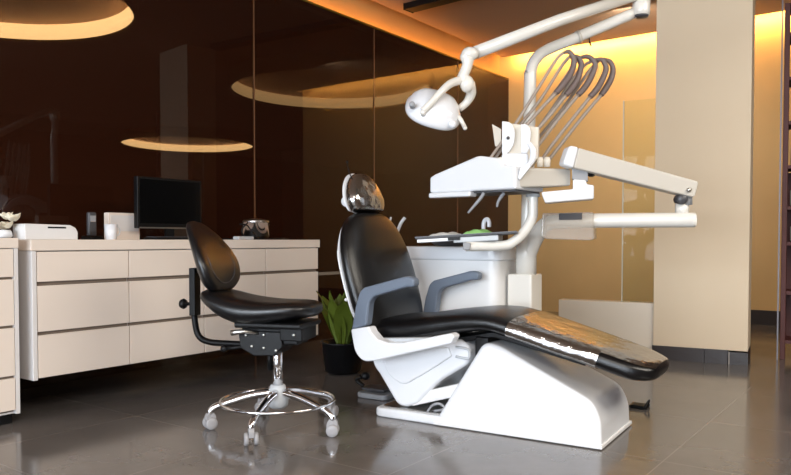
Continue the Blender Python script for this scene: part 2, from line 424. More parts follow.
# side unit at the left border
ta = gap_t(13.5)
lu = drawer_unit('drawer_cabinet', ta-.62, .62, [(.705, .838), (.475, .693), (.235, .462), (.07, .222)], .05, .84, 'white drawer cabinet reaching the floor at the left edge, under the flowers', None)
obj('side_panel', rbox(ta, ta+.018, .006, CDEP+.003, .05, .84), M['carcass'], lu, smooth=False)
obj('plinth', rbox(ta-.6, ta, .05, CDEP-.04, 0, .05), M['black'], lu, smooth=False)
tag(obj('worktop', rbox(ta-.64, ta+.02, .006, CDEP+.008, .8415, .89), M['drawer'], smooth=False, bevel=.003), 'short pale worktop on the left edge cabinet carrying the flowers', 'worktop')

# counter objects
def frame_at(px, s, z0):
    p = onS(px, s); t = (p-W0).dot(D)
    return (lambda x, y, z, t=t, s=s: R(t+x, s-y, z0+z)), Vector((p.x, p.y, z0))
def wpx(px0, px1, s): return (onS(px1, s)-onS(px0, s)).length
# printer
s = .68; w = wpx(25, 78, s); f, c = frame_at(25, s, CT)
pr = thing('steriliser', 'small white rounded countertop device with a dark slot, left end of worktop', 'appliance', c)
bm = nb(); prism(bm, [f(0, 0, 0), f(w, 0, 0), f(w, 0, .04), f(w-.012, 0, .062), f(w-.04, 0, .076), f(.005, 0, .08), f(0, 0, .075)], N*-.12)
obj('housing', bm, M['white_soft'], pr, bevel=.006)
obj('slot', fbox(nb(), f, (w*.42, -.003, .058), (w*.76, .002, .066)), M['black'], pr, smooth=False)
# phone
f, c = frame_at(92, .5, CT)
ph = thing('cordless_phone', 'black cordless phone upright in its cradle on the worktop', 'phone', c)
obj('cradle', fbox(nb(), f, (-.04, -.05, 0), (.04, .05, .022)), M['black'], ph, bevel=.008)
obj('handset', fbox(nb(), f, (-.024, -.012, .02), (.024, .018, .155)), M['dgrey'], ph, bevel=.009)
obj('phone_screen', fbox(nb(), f, (-.016, -.0135, .1), (.016, -.0115, .135)), M['grey'], ph, smooth=False)
# wall box
f, c = frame_at(107, .4, CT); w = wpx(107, 138, .4)
sb = thing('document_box', 'pale upright flat box leaning behind the white cup', 'box', c)
obj('box_body', fbox(nb(), f, (0, -.02, .0), (w, .03, .16)), M['drawer'], sb, smooth=False, bevel=.004)
obj('box_flap', fbox(nb(), f, (.01, -.023, .05), (w-.01, -.0205, .145)), M['carcass'], sb, smooth=False)
# cup
f, c = frame_at(111, .65, CT)
cp = thing('dispenser_cup', 'small white dispenser cup in front of the pale box', 'cup', c)
bm = nb(); lathe(bm, [(.026, 0), (.03, .004), (.036, .085), (.033, .085), (.027, .006)], c, seg=24, cap=False); obj('cup_body', bm, M['white'], cp)
bm = nb(); tube(bm, [f(.036, 0, .075), f(.056, 0, .06), f(.05, 0, .03), f(.03, 0, .02)], .004, smooth=4, seg=8); obj('handle', bm, M['white'], cp)
# monitor
s = .5; f, c = frame_at(137, s, CT); w = wpx(137, 201, s); zt = (HOR-179)*onS(168, s).y/F; zb = (HOR-229)*onS(168, s).y/F
mo = thing('monitor', 'black flat desktop monitor on the worktop behind the stool', 'monitor', f(w/2, 0, 0))
obj('screen_frame', fbox(nb(), f, (0, -.01, zb), (w, .03, zt)), M['black'], mo, smooth=False, bevel=.004)
obj('screen', fbox(nb(), f, (.015, -.0115, zb+.03), (w-.015, -.0095, zt-.015)), M['screen'], mo, smooth=False)
obj('stand_neck', fbox(nb(), f, (w/2-.03, .0, .01), (w/2+.03, .02, zb+.02)), M['black'], mo, smooth=False)
obj('stand_foot', fbox(nb(), f, (w/2-.11, -.08, 0), (w/2+.11, .1, .012)), M['black'], mo, bevel=.005)
obj('chin_strip', fbox(nb(), f, (0.01, -.0125, zb-.0), (w-.01, -.0098, zb+.008)), M['steel'], mo, smooth=False)
# keyboard
f, c = frame_at(150, .7, CT); w = .36
kb = thing('keyboard', 'thin dark keyboard lying in front of the monitor', 'keyboard', c)
obj('keyboard_body', fbox(nb(), f, (0, -.06, 0), (w, .06, .014)), M['black'], kb, smooth=False, bevel=.004)
bm = nb()
for i in range(14):
    for j in range(4): fbox(bm, f, (.012+i*.0243, -.05+j*.026, .014), (.032+i*.0243, -.028+j*.026, .018))
obj('keys', bm, M['dgrey'], kb, smooth=False)
# pot
f, c = frame_at(256, .55, CT+.012); r = .5*wpx(244, 269, .55)*.78
po = thing('steel_pot', 'shiny steel cooking pot with lid standing on a black hotplate', 'pot', c)
bm = nb(); lathe(bm, [(r*.9, 0), (r, .012), (r, .105), (r*1.05, .11), (r, .115)], c, seg=36); obj('pot_body', bm, M['chrome'], po)
bm = nb(); lathe(bm, [(r*1.02, .113), (r*.95, .122), (r*.3, .133), (.001, .134)], c, seg=36); obj('lid', bm, M['steel'], po)
bm = nb()
tube(bm, [f(r, 0, .09), f(r+.035, 0, .093), f(r+.035, .02, .093)], .006, smooth=3, seg=8); obj('handle', bm, M['black'], po)
bm = nb()
tube(bm, [f(-r, 0, .09), f(-r-.035, 0, .093), f(-r-.035, .02, .093)], .006, smooth=3, seg=8); obj('handle', bm, M['black'], po)
hp = tag(obj('hotplate', fbox(nb(), f, (-.17, -.14, -.012), (.19, .15, -.001)), M['black'], bevel=.004), 'flat black hotplate under the steel pot', 'hotplate')
bm = nb(); tube(bm, [f(-.2, -.1, -.003), f(-.22, -.1, .05), f(-.2, -.12, .085), f(-.19, -.16, .05), f(-.12, -.17, -.003), f(.1, -.18, -.003)], .005, smooth=6, seg=8)
tag(obj('power_cable', bm, M['black']), 'looped black cable lying beside the steel pot', 'cable')
f, c = frame_at(243, .7, CT)
bm = nb(); fbox(bm, f, (-.06, -.03, 0), (.07, .03, .022)); tag(obj('power_strip', bm, M['lgrey'], bevel=.006), 'small pale adapter block on the worktop left of the steel pot', 'adapter')
# flowers
f, c = frame_at(4, .6, .89)
fl = thing('flower_vase', 'ivory artificial flowers in a low white vase at the left edge', 'flowers', c)
bm = nb(); lathe(bm, [(.03, 0), (.04, .01), (.036, .03), (.03, .04)], c, seg=20); obj('vase', bm, M['white'], fl)
random.seed(8)
for i in range(7):
    cc = c + Vector((random.uniform(-.06, .075), random.uniform(-.05, .05), random.uniform(.035, .10)))
    bm = nb()
    for k in range(6):
        a = 2*PI*k/6+random.random(); rot = Matrix.Rotation(a, 4, 'Z') @ Matrix.Rotation(-.7+random.uniform(-.3, .3), 4, 'Y')
        sph(bm, cc + rot @ Vector((.022, 0, 0)), .026, 1, .6, .16, rot, seg=10)
    obj('blossom', bm, M['petal'], fl)

# ------------------------------------------------------------------ POTTED PLANT behind the chair
pc = atY(343, 350, 4.8); pc.z = 0
pl = thing('potted_plant', 'low potted plant with broad green leaves behind the dental chair', 'plant', pc)
bm = nb(); lathe(bm, [(.09, 0), (.12, .02), (.14, .20), (.15, .21), (.13, .21), (.12, .18)], pc, seg=28, cap=False); obj('pot', bm, M['black'], pl)
random.seed(5)
bm = nb(); lathe(bm, [(.001, .175), (.122, .18)], pc, seg=20, cap=False); obj('soil', bm, M['darkroom'], pl)
for i in range(15):
    a = i*2.4; ln = random.uniform(.34, .50); lean = random.uniform(.25, .8)
    bm = nb(); e = Vector((math.cos(a), math.sin(a), 0)); q = Vector((-e.y, e.x, 0)); rows = []
    for j in range(9):
        u_ = j/8; w = .062*math.sin(PI*min(1, u_*.96+.04))**.8
        p = pc + Vector((0, 0, .16)) + e*(lean*ln*u_**1.4*.5+.02) + Vector((0, 0, ln*u_*(1-.35*u_*lean)))
        rows.append([bm.verts.new(p-q*w+e*.01), bm.verts.new(p), bm.verts.new(p+q*w+e*.01)])
    for r0, r1 in zip(rows, rows[1:]):
        for k in range(2): bm.faces.new((r0[k], r0[k+1], r1[k+1], r1[k]))
    obj('leaf', bm, M['green'], pl)

# ------------------------------------------------------------------ DENTAL CHAIR
dc = thing('dental_chair', 'reclined black leather dental chair with plastic-wrapped footrest on a white base', 'dental chair', CO)
def P2(pts, y): return [L(a, y, b) for a, b in pts]
def rnd(pts, idx, r, k=4):
    """round the listed corners of a 2D polygon"""
    out = []; n = len(pts)
    for i, p in enumerate(pts):
        if i not in idx: out.append(p); continue
        p = Vector(p); a = Vector(pts[i-1])-p; b = Vector(pts[(i+1) % n])-p
        rr = min(r if not isinstance(idx, dict) else idx[i], a.length*.48, b.length*.48); a = p+a.normalized()*rr; b = p+b.normalized()*rr
        for j in range(k+1):
            t = j/k; q = a*(1-t)**2+p*2*t*(1-t)+b*t*t; out.append((q.x, q.y))
    return out
# base plate
pts = rnd([(-.0, 0), (.7, 0), (.7, .5), (0, .5)], (0, 3), .05)
bm = nb(); prism(bm, [L(a, b, .0) for a, b in pts], Vector((0, 0, .045))); obj('base_plate', bm, M['white'], dc, bevel=.012)
bm = nb(); prism(bm, [L(a, b, .045) for a, b in rnd([(.03, .03), (.5, .03), (.5, .47), (.03, .47)], (0, 3), .04)], Vector((0, 0, .006))); obj('plate_cover', bm, M['steel'], dc, smooth=False)
# wedge-shaped base cover
pts = rnd([(.335, .0), (.585, .41), (.66, .40), (1.10, .195), (1.135, .115), (1.14, .0)], {1: .05, 2: .06, 3: .09, 4: .03}, 0, 6)
bm = nb(); prism(bm, P2(pts, .0), V*.5)
# taper the upper part a little across the width
for v_ in bm.verts:
    q = v_.co-CO; yy = q.dot(V); zz = q.z
    v_.co += V*((.25-yy)*.12*(zz/.41))
obj('base_cover', bm, M['white'], dc, bevel=.022, seg=4)
bm = nb(); prism(bm, P2([(.345, .004), (1.146, .004), (1.146, .02), (.345, .02)], -.004), V*.508); obj('base_skirt', bm, M['white_soft'], dc, bevel=.003)
# lifting links
for y in (.06, .38):
    bm = nb(); prism(bm, P2([(.19, .06), (.50, .155), (.50, .215), (.19, .12)], y), V*.05); obj('lift_link', bm, M['white_soft'], dc, bevel=.006)
bm = nb(); tube(bm, [L(.3, .02, .055), L(.33, .015, .09), L(.37, .02, .1), L(.42, .03, .06)], .006, smooth=6, seg=8); obj('cable', bm, M['grey'], dc)
bm = nb(); tube(bm, [L(.32, .05, .055), L(.38, .03, .075), L(.42, .02, .12)], .006, smooth=6, seg=8); obj('cable', bm, M['grey'], dc)
# white mechanism housing under the seat
pts = rnd([(-.06, .33), (-.03, .235), (.0, .205), (.105, .062), (.15, .05), (.225, .075), (.345, .2), (.505, .30), (.515, .375), (.46, .41), (.1, .40)], {1: .03, 3: .05, 4: .04, 5: .03, 6: .05, 7: .04, 8: .03}, 0)
bm = nb(); prism(bm, P2(pts, .05), V*.4); obj('lift_housing', bm, M['white'], dc, bevel=.02, seg=4)
pts = rnd([(.0, .36), (.06, .21), (.15, .16), (.3, .25), (.42, .33), (.4, .37)], (1, 2, 3), .04)
bm = nb(); prism(bm, P2(pts, .038), V*.02); obj('housing_panel', bm, M['white'], dc, bevel=.008)
bm = nb(); fbox(bm, L, (.53, .06, .33), (.60, .44, .43)); obj('knee_bracket', bm, M['black'], dc, bevel=.01)
bm = nb(); tube(bm, [L(.44, .044, .375), L(.50, .044, .37), L(.512, .044, .345), L(.50, .044, .325), L(.44, .044, .33)], .006, smooth=5, seg=8); obj('slot_trim', bm, M['lgrey'], dc)
# seat and leg rest (one continuous upholstery)
rows = [  # x, z, half width, half thickness
    (-.03, .430, .16, .035), (-.01, .430, .22, .052), (.05, .432, .262, .06), (.17, .440, .272, .062), (.31, .466, .275, .060), (.42, .485, .275, .056), (.52, .500, .275, .052), (.62, .502, .272, .048), (.71, .484, .266, .047),
    (.80, .460, .258, .046), (.93, .424, .248, .047), (1.06, .389, .236, .047), (1.18, .352, .222, .050), (1.26, .329, .205, .047), (1.32, .320, .16, .034), (1.338, .317, .10, .018)]
R2 = interp(rows, 64)
def secs(R2, grow=0, i0=0, i1=None, sc=1.0):
    out = []; i1 = i1 or len(R2)
    for i in range(i0, i1):
        a = R2[max(i-1, 0)]; b = R2[min(i+1, len(R2)-1)]; an = math.atan2(b[1]-a[1], b[0]-a[0])+PI/2
        x, z, w, h = R2[i]; out.append(((x, .25, z), an, max(w+grow, .01), max(h+grow, .005), 3.2))
    return out
i_k = 37
bm = loft(nb(), secs(R2, 0, 0, i_k), L); obj('seat_cushion', bm, M['leather'], dc)
lr = obj('leg_rest', loft(nb(), secs(R2, 0, i_k-1, None), L), M['leather'], dc)
i_w = next(i for i, r_ in enumerate(R2) if r_[0] > .70)
bm = nb(); ss = secs(R2, .006, i_w, None)
# wrap leaves the black tip uncovered on its near side: ends before the tip
ie = len([r_ for r_ in R2[i_w:] if r_[0] < 1.12])
loft(bm, ss[:ie], L)
ends = [f_ for f_ in bm.faces if len(f_.verts) > 4]; bmesh.ops.delete(bm, geom=ends, context='FACES')
wr = obj('plastic_cover', bm, M['wrap'], lr); wr['label'] = 'crinkled clear plastic cover'
# top sheet running to the toe
bm = nb(); prev = None
for i in range(i_w+ie-1, len(R2)-3):
    x, z, w, h = R2[i]; a = R2[i-1]; b = R2[min(i+1, len(R2)-1)]; an = math.atan2(b[1]-a[1], b[0]-a[0])+PI/2
    row = []
    for k in range(13):
        q = -1+2*k/12; yy = q*w*.93; hh = h*(1-abs(q*.93)**3.2)**(1/3.2)+.007
        row.append(bm.verts.new(L(x+math.cos(an)*hh, .25+yy, z+math.sin(an)*hh)))
    if prev:
        for k in range(12): bm.faces.new((prev[k], prev[k+1], row[k+1], row[k]))
    prev = row
obj('toe_sheet', bm, M['wrap'], lr)
# seat pan beneath
bm = nb(); prism(bm, P2([(.30, .39), (.62, .455), (.72, .43), (1.05, .36), (1.05, .335), (.72, .41), (.62, .43), (.3, .36)], .07), V*.36); obj('seat_pan', bm, M['black'], dc, bevel=.005)
# backrest
brow = [(-.005, .40, .13, .03), (-.01, .41, .21, .042), (-.025, .44, .275, .055), (-.055, .52, .305, .062), (-.085, .62, .315, .062), (-.115, .72, .315, .060), (-.142, .81, .305, .057), (-.164, .88, .282, .053), (-.182, .945, .245, .048), (-.194, .995, .185, .040), (-.199, 1.018, .12, .028), (-.200, 1.024, .06, .014)]
B2 = interp(brow, 44)
def bsecs(B2, grow, dx):
    out = []
    for i, (x, z, w, h) in enumerate(B2):
        a = B2[max(i-1, 0)]; b = B2[min(i+1, len(B2)-1)]; an = math.atan2(b[1]-a[1], b[0]-a[0])-PI/2
        out.append(((x+dx, .25, z), an, w+grow, h, 2.7))
    return out
bk = obj('backrest', loft(nb(), bsecs(B2, 0, 0), L), M['leather'], dc)
SB = [(x, z, w-.012-.25*max(0, z-.8), max(.010, h*.25)) for x, z, w, h in B2[:-5]]
obj('back_shell', loft(nb(), bsecs(SB, .008, -.040), L), M['white'], dc)
bm = nb(); fbox(bm, L, (-.10, .15, .28), (-.06, .35, .60)); obj('back_bracket', bm, M['dgrey'], dc, bevel=.01)
# small clips on the shell's edge
for z in (.58, .82):
    bm = nb(); sph(bm, L(-.125-(z-.55)*.22, -.045+max(0, z-.8)*.5, z), .009); obj('shell_clip', bm, M['white'], dc)
# headrest
hrow = [(-.195, 1.03, .09, .030), (-.197, 1.037, .125, .042), (-.207, 1.075, .146, .050), (-.22, 1.12, .142, .050), (-.234, 1.165, .122, .045), (-.246, 1.205, .088, .036), (-.252, 1.228, .055, .025), (-.254, 1.238, .025, .012)]
H2 = interp(hrow, 30)
hd = obj('headrest', loft(nb(), bsecs(H2, 0, 0), L), M['leather'], dc)
wh = obj('plastic_cover', loft(nb(), bsecs([(x, z, w, h+.006) for x, z, w, h in H2], .006, 0), L), M['wrap'], hd); wh['label'] = 'wrinkled clear plastic cover'
obj('headrest_shell', loft(nb(), bsecs([(x, z, w, .012) for x, z, w, h in H2], .006, -.036), L), M['white'], dc)
bm = nb(); fbox(bm, L, (-.245, .19, .93), (-.225, .31, 1.12)); obj('headrest_stem', bm, M['steel'], dc, bevel=.006)
bm = nb(); lathe(bm, [(.025, 0), (.03, .01), (.03, .05), (.022, .06)], L(-.255, .12, 1.085), axis=V, seg=20); obj('headrest_knob', bm, M['white'], dc)
bm = nb(); tube(bm, [L(-.235, .16, 1.20), L(-.25, .15, 1.24), L(-.262, .15, 1.29)], .003, seg=8); sph(bm, L(-.263, .15, 1.295), .007); obj('release_lever', bm, M['black'], dc)
# armrests
apts = rnd([(-.045, .44), (-.022, .556), (.004, .632), (.03, .652), (.268, .714), (.312, .70), (.308, .662), (.27, .662), (.085, .61), (.06, .585), (.045, .47)], {2: .03, 4: .02, 5: .02, 6: .02, 8: .03, 9: .02}, 0)
for y0, nm in ((-.125, 'armrest'), (.57, 'armrest')):
    bm = nb(); prism(bm, P2(apts, y0), V*.055); obj('armrest', bm, M['armpad'], dc, bevel=.011, seg=4)
bpts = rnd([(-.046, .445), (.06, .466), (.075, .44), (.11, .408), (.17, .396), (.25, .402), (.50, .463), (.52, .45), (.50, .415), (.095, .303), (.025, .293), (-.022, .336)], {9: .03, 10: .03, 11: .03, 7: .01}, 0)
for y0 in (-.13, .565):
    bm = nb(); prism(bm, P2(bpts, y0), V*.065); obj('armrest_bracket', bm, M['white'], dc, bevel=.01, seg=4)
ppts = [(.08, .475), (.125, .42), (.19, .405), (.26, .41), (.26, .45), (.1, .48)]
for y0 in (-.07, .55):
    bm = nb(); prism(bm, P2([(.04, .36), (.4, .40), (.4, .43), (.04, .40)], y0), V*.04); obj('bracket_brace', bm, M['lgrey'], dc, bevel=.004)
# foot pedal under the back
fc = atZ(373, 397)
def FF(x, y, z): return fc + U*x + V*y + Vector((0, 0, z))
fp = thing('foot_pedal', 'flat grey foot pedal with black lever on the floor behind the chair base', 'foot pedal', fc)
bm = nb(); prism(bm, [FF(a, b, 0) for a, b in rnd([(-.08, -.06), (.12, -.06), (.12, .12), (-.08, .12)], (0, 1, 2, 3), .04)], Vector((0, 0, .03))); obj('pedal_base', bm, M['grey'], fp, bevel=.008)
bm = nb(); fbox(bm, FF, (-.06, -.03, .04), (.09, .09, .055)); obj('pedal_plate', bm, M['dgrey'], fp, bevel=.006)
bm = nb(); tube(bm, [FF(-.05, -.02, .06), FF(-.09, -.03, .09), FF(-.06, -.03, .115)], .012, seg=10, smooth=4); sph(bm, FF(-.03, -.03, .12), .024); obj('pedal_lever', bm, M['black'], fp)
# rear pedal at the toe of the base
fc2 = atZ(640, 408)
def F2(x, y, z): return fc2 + U*x + V*y + Vector((0, 0, z))
fq = thing('foot_switch', 'small black foot switch beside the toe end of the white base', 'foot switch', fc2)
bm = nb(); fbox(bm, F2, (-.05, -.03, 0), (.04, .05, .018)); obj('switch_base', bm, M['black'], fq, bevel=.005)
bm = nb(); tube(bm, [F2(.03, -.04, .012), F2(.045, .0, .045), F2(.03, .05, .012)], .005, smooth=5, seg=8); obj('switch_guard', bm, M['black'], fq)

# ------------------------------------------------------------------ DENTAL UNIT
PX, PY_ = 526, 4.10
pb = atY(PX, 275, PY_); pb.z = 0
du = thing('dental_unit', 'white dental treatment unit with instrument console, operating lamp and rinse cabinet', 'dental unit', pb)
def Q(x, y, Y): return atY(x, y, Y)
# cabinet behind the chair
lc = lambda P: ((P-CO).dot(U), (P-CO).dot(V), P.z)
x1 = lc(Q(497, 300, 4.0))[0]; y0 = lc(Q(497, 300, 4.0))[1]
bm = nb(); pts = rnd([(x1-.62, y0), (x1, y0), (x1, y0+.42), (x1-.62, y0+.42)], (0, 1, 2, 3), .06, 6)
prism(bm, [L(a, b, 0.03) for a, b in pts], Vector((0, 0, .745))); obj('rinse_cabinet', bm, M['white_soft'], du, bevel=.004)
pts = rnd([(x1-.64, y0-.015), (x1+.015, y0-.015), (x1+.015, y0+.435), (x1-.64, y0+.435)], (0, 1, 2, 3), .07, 6)
bm = nb(); prism(bm, [L(a, b, .765) for a, b in pts], Vector((0, 0, .078))); obj('cabinet_lid', bm, M['white'], du, bevel=.012)
pts = rnd([(x1-.60, y0+.01), (x1-.02, y0+.01), (x1-.02, y0+.41), (x1-.60, y0+.41)], (0, 1, 2, 3), .05, 6)
bm = nb(); prism(bm, [L(a, b, 0) for a, b in pts], Vector((0, 0, .03))); obj('cabinet_plinth', bm, M['dgrey'], du)
# spittoon bowl and taps
bc = L(x1-.40, y0+.2, .84)
bm = nb(); lathe(bm, [(.05, 0), (.09, .01), (.13, .045), (.14, .06), (.13, .06), (.12, .045), (.05, .015), (.001, .012)], bc, seg=36, cap=False); obj('spittoon_bowl', bm, M['dgrey'], du)
bm = nb(); tube(bm, [Q(394, 240, 4.25), Q(398, 230, 4.25), Q(401, 223, 4.25), Q(405, 217.5, 4.25)], .010, smooth=5); obj('bowl_tap', bm, M['white'], du)
bm = nb(); tube(bm, [Q(391, 240, 4.25), Q(390, 224, 4.25), Q(391, 217, 4.25)], .006, smooth=5); obj('bowl_tap', bm, M['white'], du)
bm = nb(); tube(bm, [Q(484, 246, 4.2), Q(483.5, 230, 4.2), Q(484, 222, 4.2), Q(487, 219, 4.2), Q(489, 222, 4.2), Q(489, 227, 4.2)], .012, smooth=5); obj('cup_filler', bm, M['white'], du)
# post base and post
def PB(x, y, z): return Vector((pb.x, pb.y, 0)) + U*x + V*y + Vector((0, 0, z))
bm = fbox(nb(), PB, (-.085, -.07, 0), (.06, .10, .69)); obj('post_housing', bm, M['arm_white'], du, bevel=.012)
bm = nb(); tube(bm, [Q(526, 276, 4.1), Q(526.5, 232, 4.1)], .058, seg=24); obj('post_sleeve', bm, M['arm_white'], du)
bm = nb(); tube(bm, [Q(526.5, 250, 4.1), Q(530, 90, 4.1), Q(530.5, 73, 4.1), Q(535, 60, 4.1), Q(547, 50, 4.1), Q(578, 37, 4.08), Q(634, 13, 4.05)], [.034, .034, .033, .032, .031, .031, .030], smooth=8, seg=20); obj('lamp_post', bm, M['arm_white'], du)
bm = nb(); a = Q(577, 37.4, 4.08); b = Q(580, 36.2, 4.08); tube(bm, [a, b], .035, seg=20); obj('post_collar', bm, M['console_grey'], du)
bm = nb(); tube(bm, [Q(589, 36, 4.08), Q(589.5, 42, 4.08), Q(591, 46, 4.08)], .004, seg=8); obj('hose_hook', bm, M['black_metal'], du)
# joint and lamp arm
jc = Q(641, 8, 4.04)
bm = nb(); lathe(bm, [(.02, -.045), (.045, -.04), (.048, -.02), (.05, .05), (.045, .06)], jc, seg=24); obj('lamp_joint', bm, M['arm_white'], du)
bm = nb(); lathe(bm, [(.0, -.05), (.04, -.049), (.04, -.04)], jc, seg=24); obj('joint_cap', bm, M['dgrey'], du)
bm = nb(); tube(bm, [Q(642, -7, 4.02), Q(560, 20, 3.85), Q(476, 52.5, 3.66)], [.030, .031, .032], seg=20); obj('lamp_arm', bm, M['arm_white'], du)
YL = 3.62
bm = nb(); sph(bm, Q(470, 54, YL), .038, 1.15, 1, .9); sph(bm, Q(466, 57, YL), .03); tube(bm, [Q(468, 58, YL), Q(467, 66, YL), Q(463, 76, YL), Q(461, 82, YL)], [.032, .026, .026, .03], smooth=5, seg=18)
sph(bm, Q(467, 84, YL), .036, 1, 1, 1.2); obj('arm_elbow', bm, M['arm_white'], du)
bm = nb(); tube(bm, [Q(461, 80, YL), Q(450, 84, YL-.05), Q(440, 93, YL-.10), Q(430, 104, YL-.12), Q(423, 111, YL-.12)], [.022, .02, .018, .017, .018], smooth=6, seg=14)
tube(bm, [Q(469, 84, YL), Q(471, 93, YL+.04), Q(467, 102, YL+.06), Q(459, 109, YL+.06)], [.03, .026, .02, .018], smooth=6, seg=14); obj('lamp_yoke', bm, M['arm_white'], du)
# head: rounded oval shell, convex side up towards the viewer
hc = Q(434, 109, YL); ax = Vector((.25, -.62, .74)).normalized(); xx = Vector((1, .12, -.30)); xx = (xx-ax*xx.dot(ax)).normalized(); yy = ax.cross(xx)
def shell(prof, e=2.4, sx=1.0, sy=1.0):
    bm = nb(); n = 40; rings = []
    for r, h in prof:
        ring = []
        for k in range(n):
            t = 2*PI*k/n; c_, s_ = math.cos(t), math.sin(t)
            ring.append(bm.verts.new(hc+xx*math.copysign(abs(c_)**(2/e), c_)*r*sx+yy*math.copysign(abs(s_)**(2/e), s_)*r*sy+ax*h))
        rings.append(ring)
    for a, b in zip(rings, rings[1:]):
        for k in range(n): bm.faces.new((a[k], a[(k+1) % n], b[(k+1) % n], b[k]))
    bm.faces.new(rings[0]); bm.faces.new(rings[-1]); return bm
lh = obj('lamp_head', shell([(.118, -.035), (.133, -.03), (.136, -.02), (.135, -.005), (.125, .01), (.118, .03), (.095, .055), (.06, .07), (.01, .075)], sx=1.04, sy=1.02), M['white'], du)
obj('lamp_reflector', shell([(.112, -.04), (.112, -.034), (.001, -.02)], sx=1.04, sy=1.02), M['steel'], lh)
for px_, py_ in ((412, 104), (423, 112)):
    bm = nb(); c = Q(px_, py_, YL-.13); lathe(bm, [(.014, -.03), (.014, .0), (.008, .006)], c, axis=(-.1, -1, .2), seg=14); obj('lamp_bolt', bm, M['grey'] if px_ == 412 else M['arm_white'], lh)
bm = nb(); tube(bm, [Q(457, 115, YL-.03), Q(461, 120, YL-.05), Q(465, 128, YL-.05)], [.012, .011, .011], seg=10); sph(bm, Q(465, 128, YL-.05), .011); obj('lamp_handle', bm, M['arm_white'], lh)
bm = nb(); lathe(bm, [(.017, 0), (.02, .012), (.012, .02)], Q(452, 124, YL-.08), axis=(.3, -1, -.2), seg=16); obj('lamp_switch', bm, M['white'], lh)
# instrument console
A = Q(429.5, 192, 3.86); B = Q(515, 189, 3.55); C = Q(573, 187, 3.74)
A.z = B.z = (A.z+B.z)/2; zb = A.z
e1 = (B-A); e1.z = 0; LAB = e1.length; e1.normalize(); n1 = Vector((-e1.y, e1.x, 0))
def K1(x, y, z): return Vector((A.x, A.y, zb)) + e1*x + n1*y + Vector((0, 0, z))
def zpx(px, py):   # height on the AB face above zb
    r = ray(px, py); k = (Vector((A.x, A.y, 0)).dot(n1))/(r.dot(n1)); p = CAM+r*k
    return ((p-A).dot(e1), p.z-zb)
prof = [zpx(x, y) for x, y in ((429.5, 193), (429.5, 177.5), (435, 174), (478, 155.5), (499, 158), (503, 165), (515.5, 166), (516, 189))]
prof = rnd(prof, {1: .01, 3: .02, 6: .012}, 0)
bm = nb(); prism(bm, [K1(a, 0, b) for a, b in prof], n1*.3); obj('console_body', bm, M['white'], du, bevel=.012, seg=4)
e2 = C-B; e2.z = 0; LBC = e2.length; e2.normalize(); n2 = Vector((-e2.y, e2.x, 0))
def K2(x, y, z): return Vector((B.x, B.y, zb)) + e2*x + n2*y + Vector((0, 0, z))
bm = nb(); h0 = zpx(515.5, 167)[1]
pts = [K2(-.002, 0.012, .002), K2(LBC, 0.012, .028), K2(LBC, .012, h0+.012), K2(-.002, .012, h0)]
prism(bm, pts, n2*.22); obj('console_side', bm, M['console_grey'], du, bevel=.012, seg=3)  # shade on this face is put into its greyer colour
bm = nb(); a = zpx(429, 193); b = zpx(471, 193); fbox(bm, K1, (a[0]+.002, -.01, -.03), (b[0], .06, -.003)); obj('console_handle', bm, M['white'], du, bevel=.009)
bm = nb(); fbox(bm, K1, (.05, .03, -.012), (LAB-.01, .28, .0)); obj('console_underside', bm, M['dgrey'], du, smooth=False)
bm = nb(); a = zpx(487, 160); fbox(bm, K1, (a[0], .02, a[1]-.03), (a[0]+.07, .16, a[1]+.012)); obj('console_insert', bm, M['cream'], du, bevel=.006)
# instrument holder block
YH = 3.66
def plate(pxs, Y, dep, name, m, bev=.006, e=None):
    bm = nb(); pts = [Q(x, y, Y) for x, y in pxs]; prism(bm, pts, Vector((.25*dep, dep, 0)) if e is None else e); return obj(name, bm, m, du, bevel=bev)
plate([(502, 122), (539, 127), (538, 158), (530, 167), (502, 162)], YH+.02, .09, 'holder_block', M['cream'])
plate(rnd([(502, 121), (511, 122), (515, 131), (514, 144), (508, 153), (502, 154)], (1, 2, 3, 4), 4), YH-.01, .03, 'holder_cheek', M['white'], .004)
plate(rnd([(521, 124), (527, 124), (531, 130), (530, 146), (527, 153), (521, 153)], (1, 2), 3), YH-.02, .04, 'holder_rib', M['white'], .004)
plate([(492, 124), (501, 129), (501, 147), (495, 146)], YH+.06, .02, 'holder_wing', M['cream'], .002)
plate([(502, 153), (528, 153), (529, 168), (500, 168)], YH-.04, .12, 'holder_base', M['white'], .01)
bm = nb(); tube(bm, [Q(529, 143, YH-.06), Q(533, 150, YH-.06), Q(533, 158, YH-.06), Q(529, 166, YH-.06)], [.012, .016, .016, .012], smooth=5, seg=12); obj('holder_lever', bm, M['white'], du)
plate([(529, 162), (531, 166), (520, 180), (518, 178), (520, 168)], YH-.1, .02, 'lever_foot', M['white'], .003)
bm = nb(); lathe(bm, [(.008, 0), (.008, .006), (.003, .008)], Q(508, 138, YH-.012), axis=(0, -1, 0), seg=14); obj('holder_screw', bm, M['dgrey'], du)
for px_ in (540, 547): 
    bm = nb(); lathe(bm, [(.016, -.02), (.018, .015), (.012, .03)], Q(px_, 163, 3.7), seg=16); obj('hose_socket', bm, M['cream'], du)
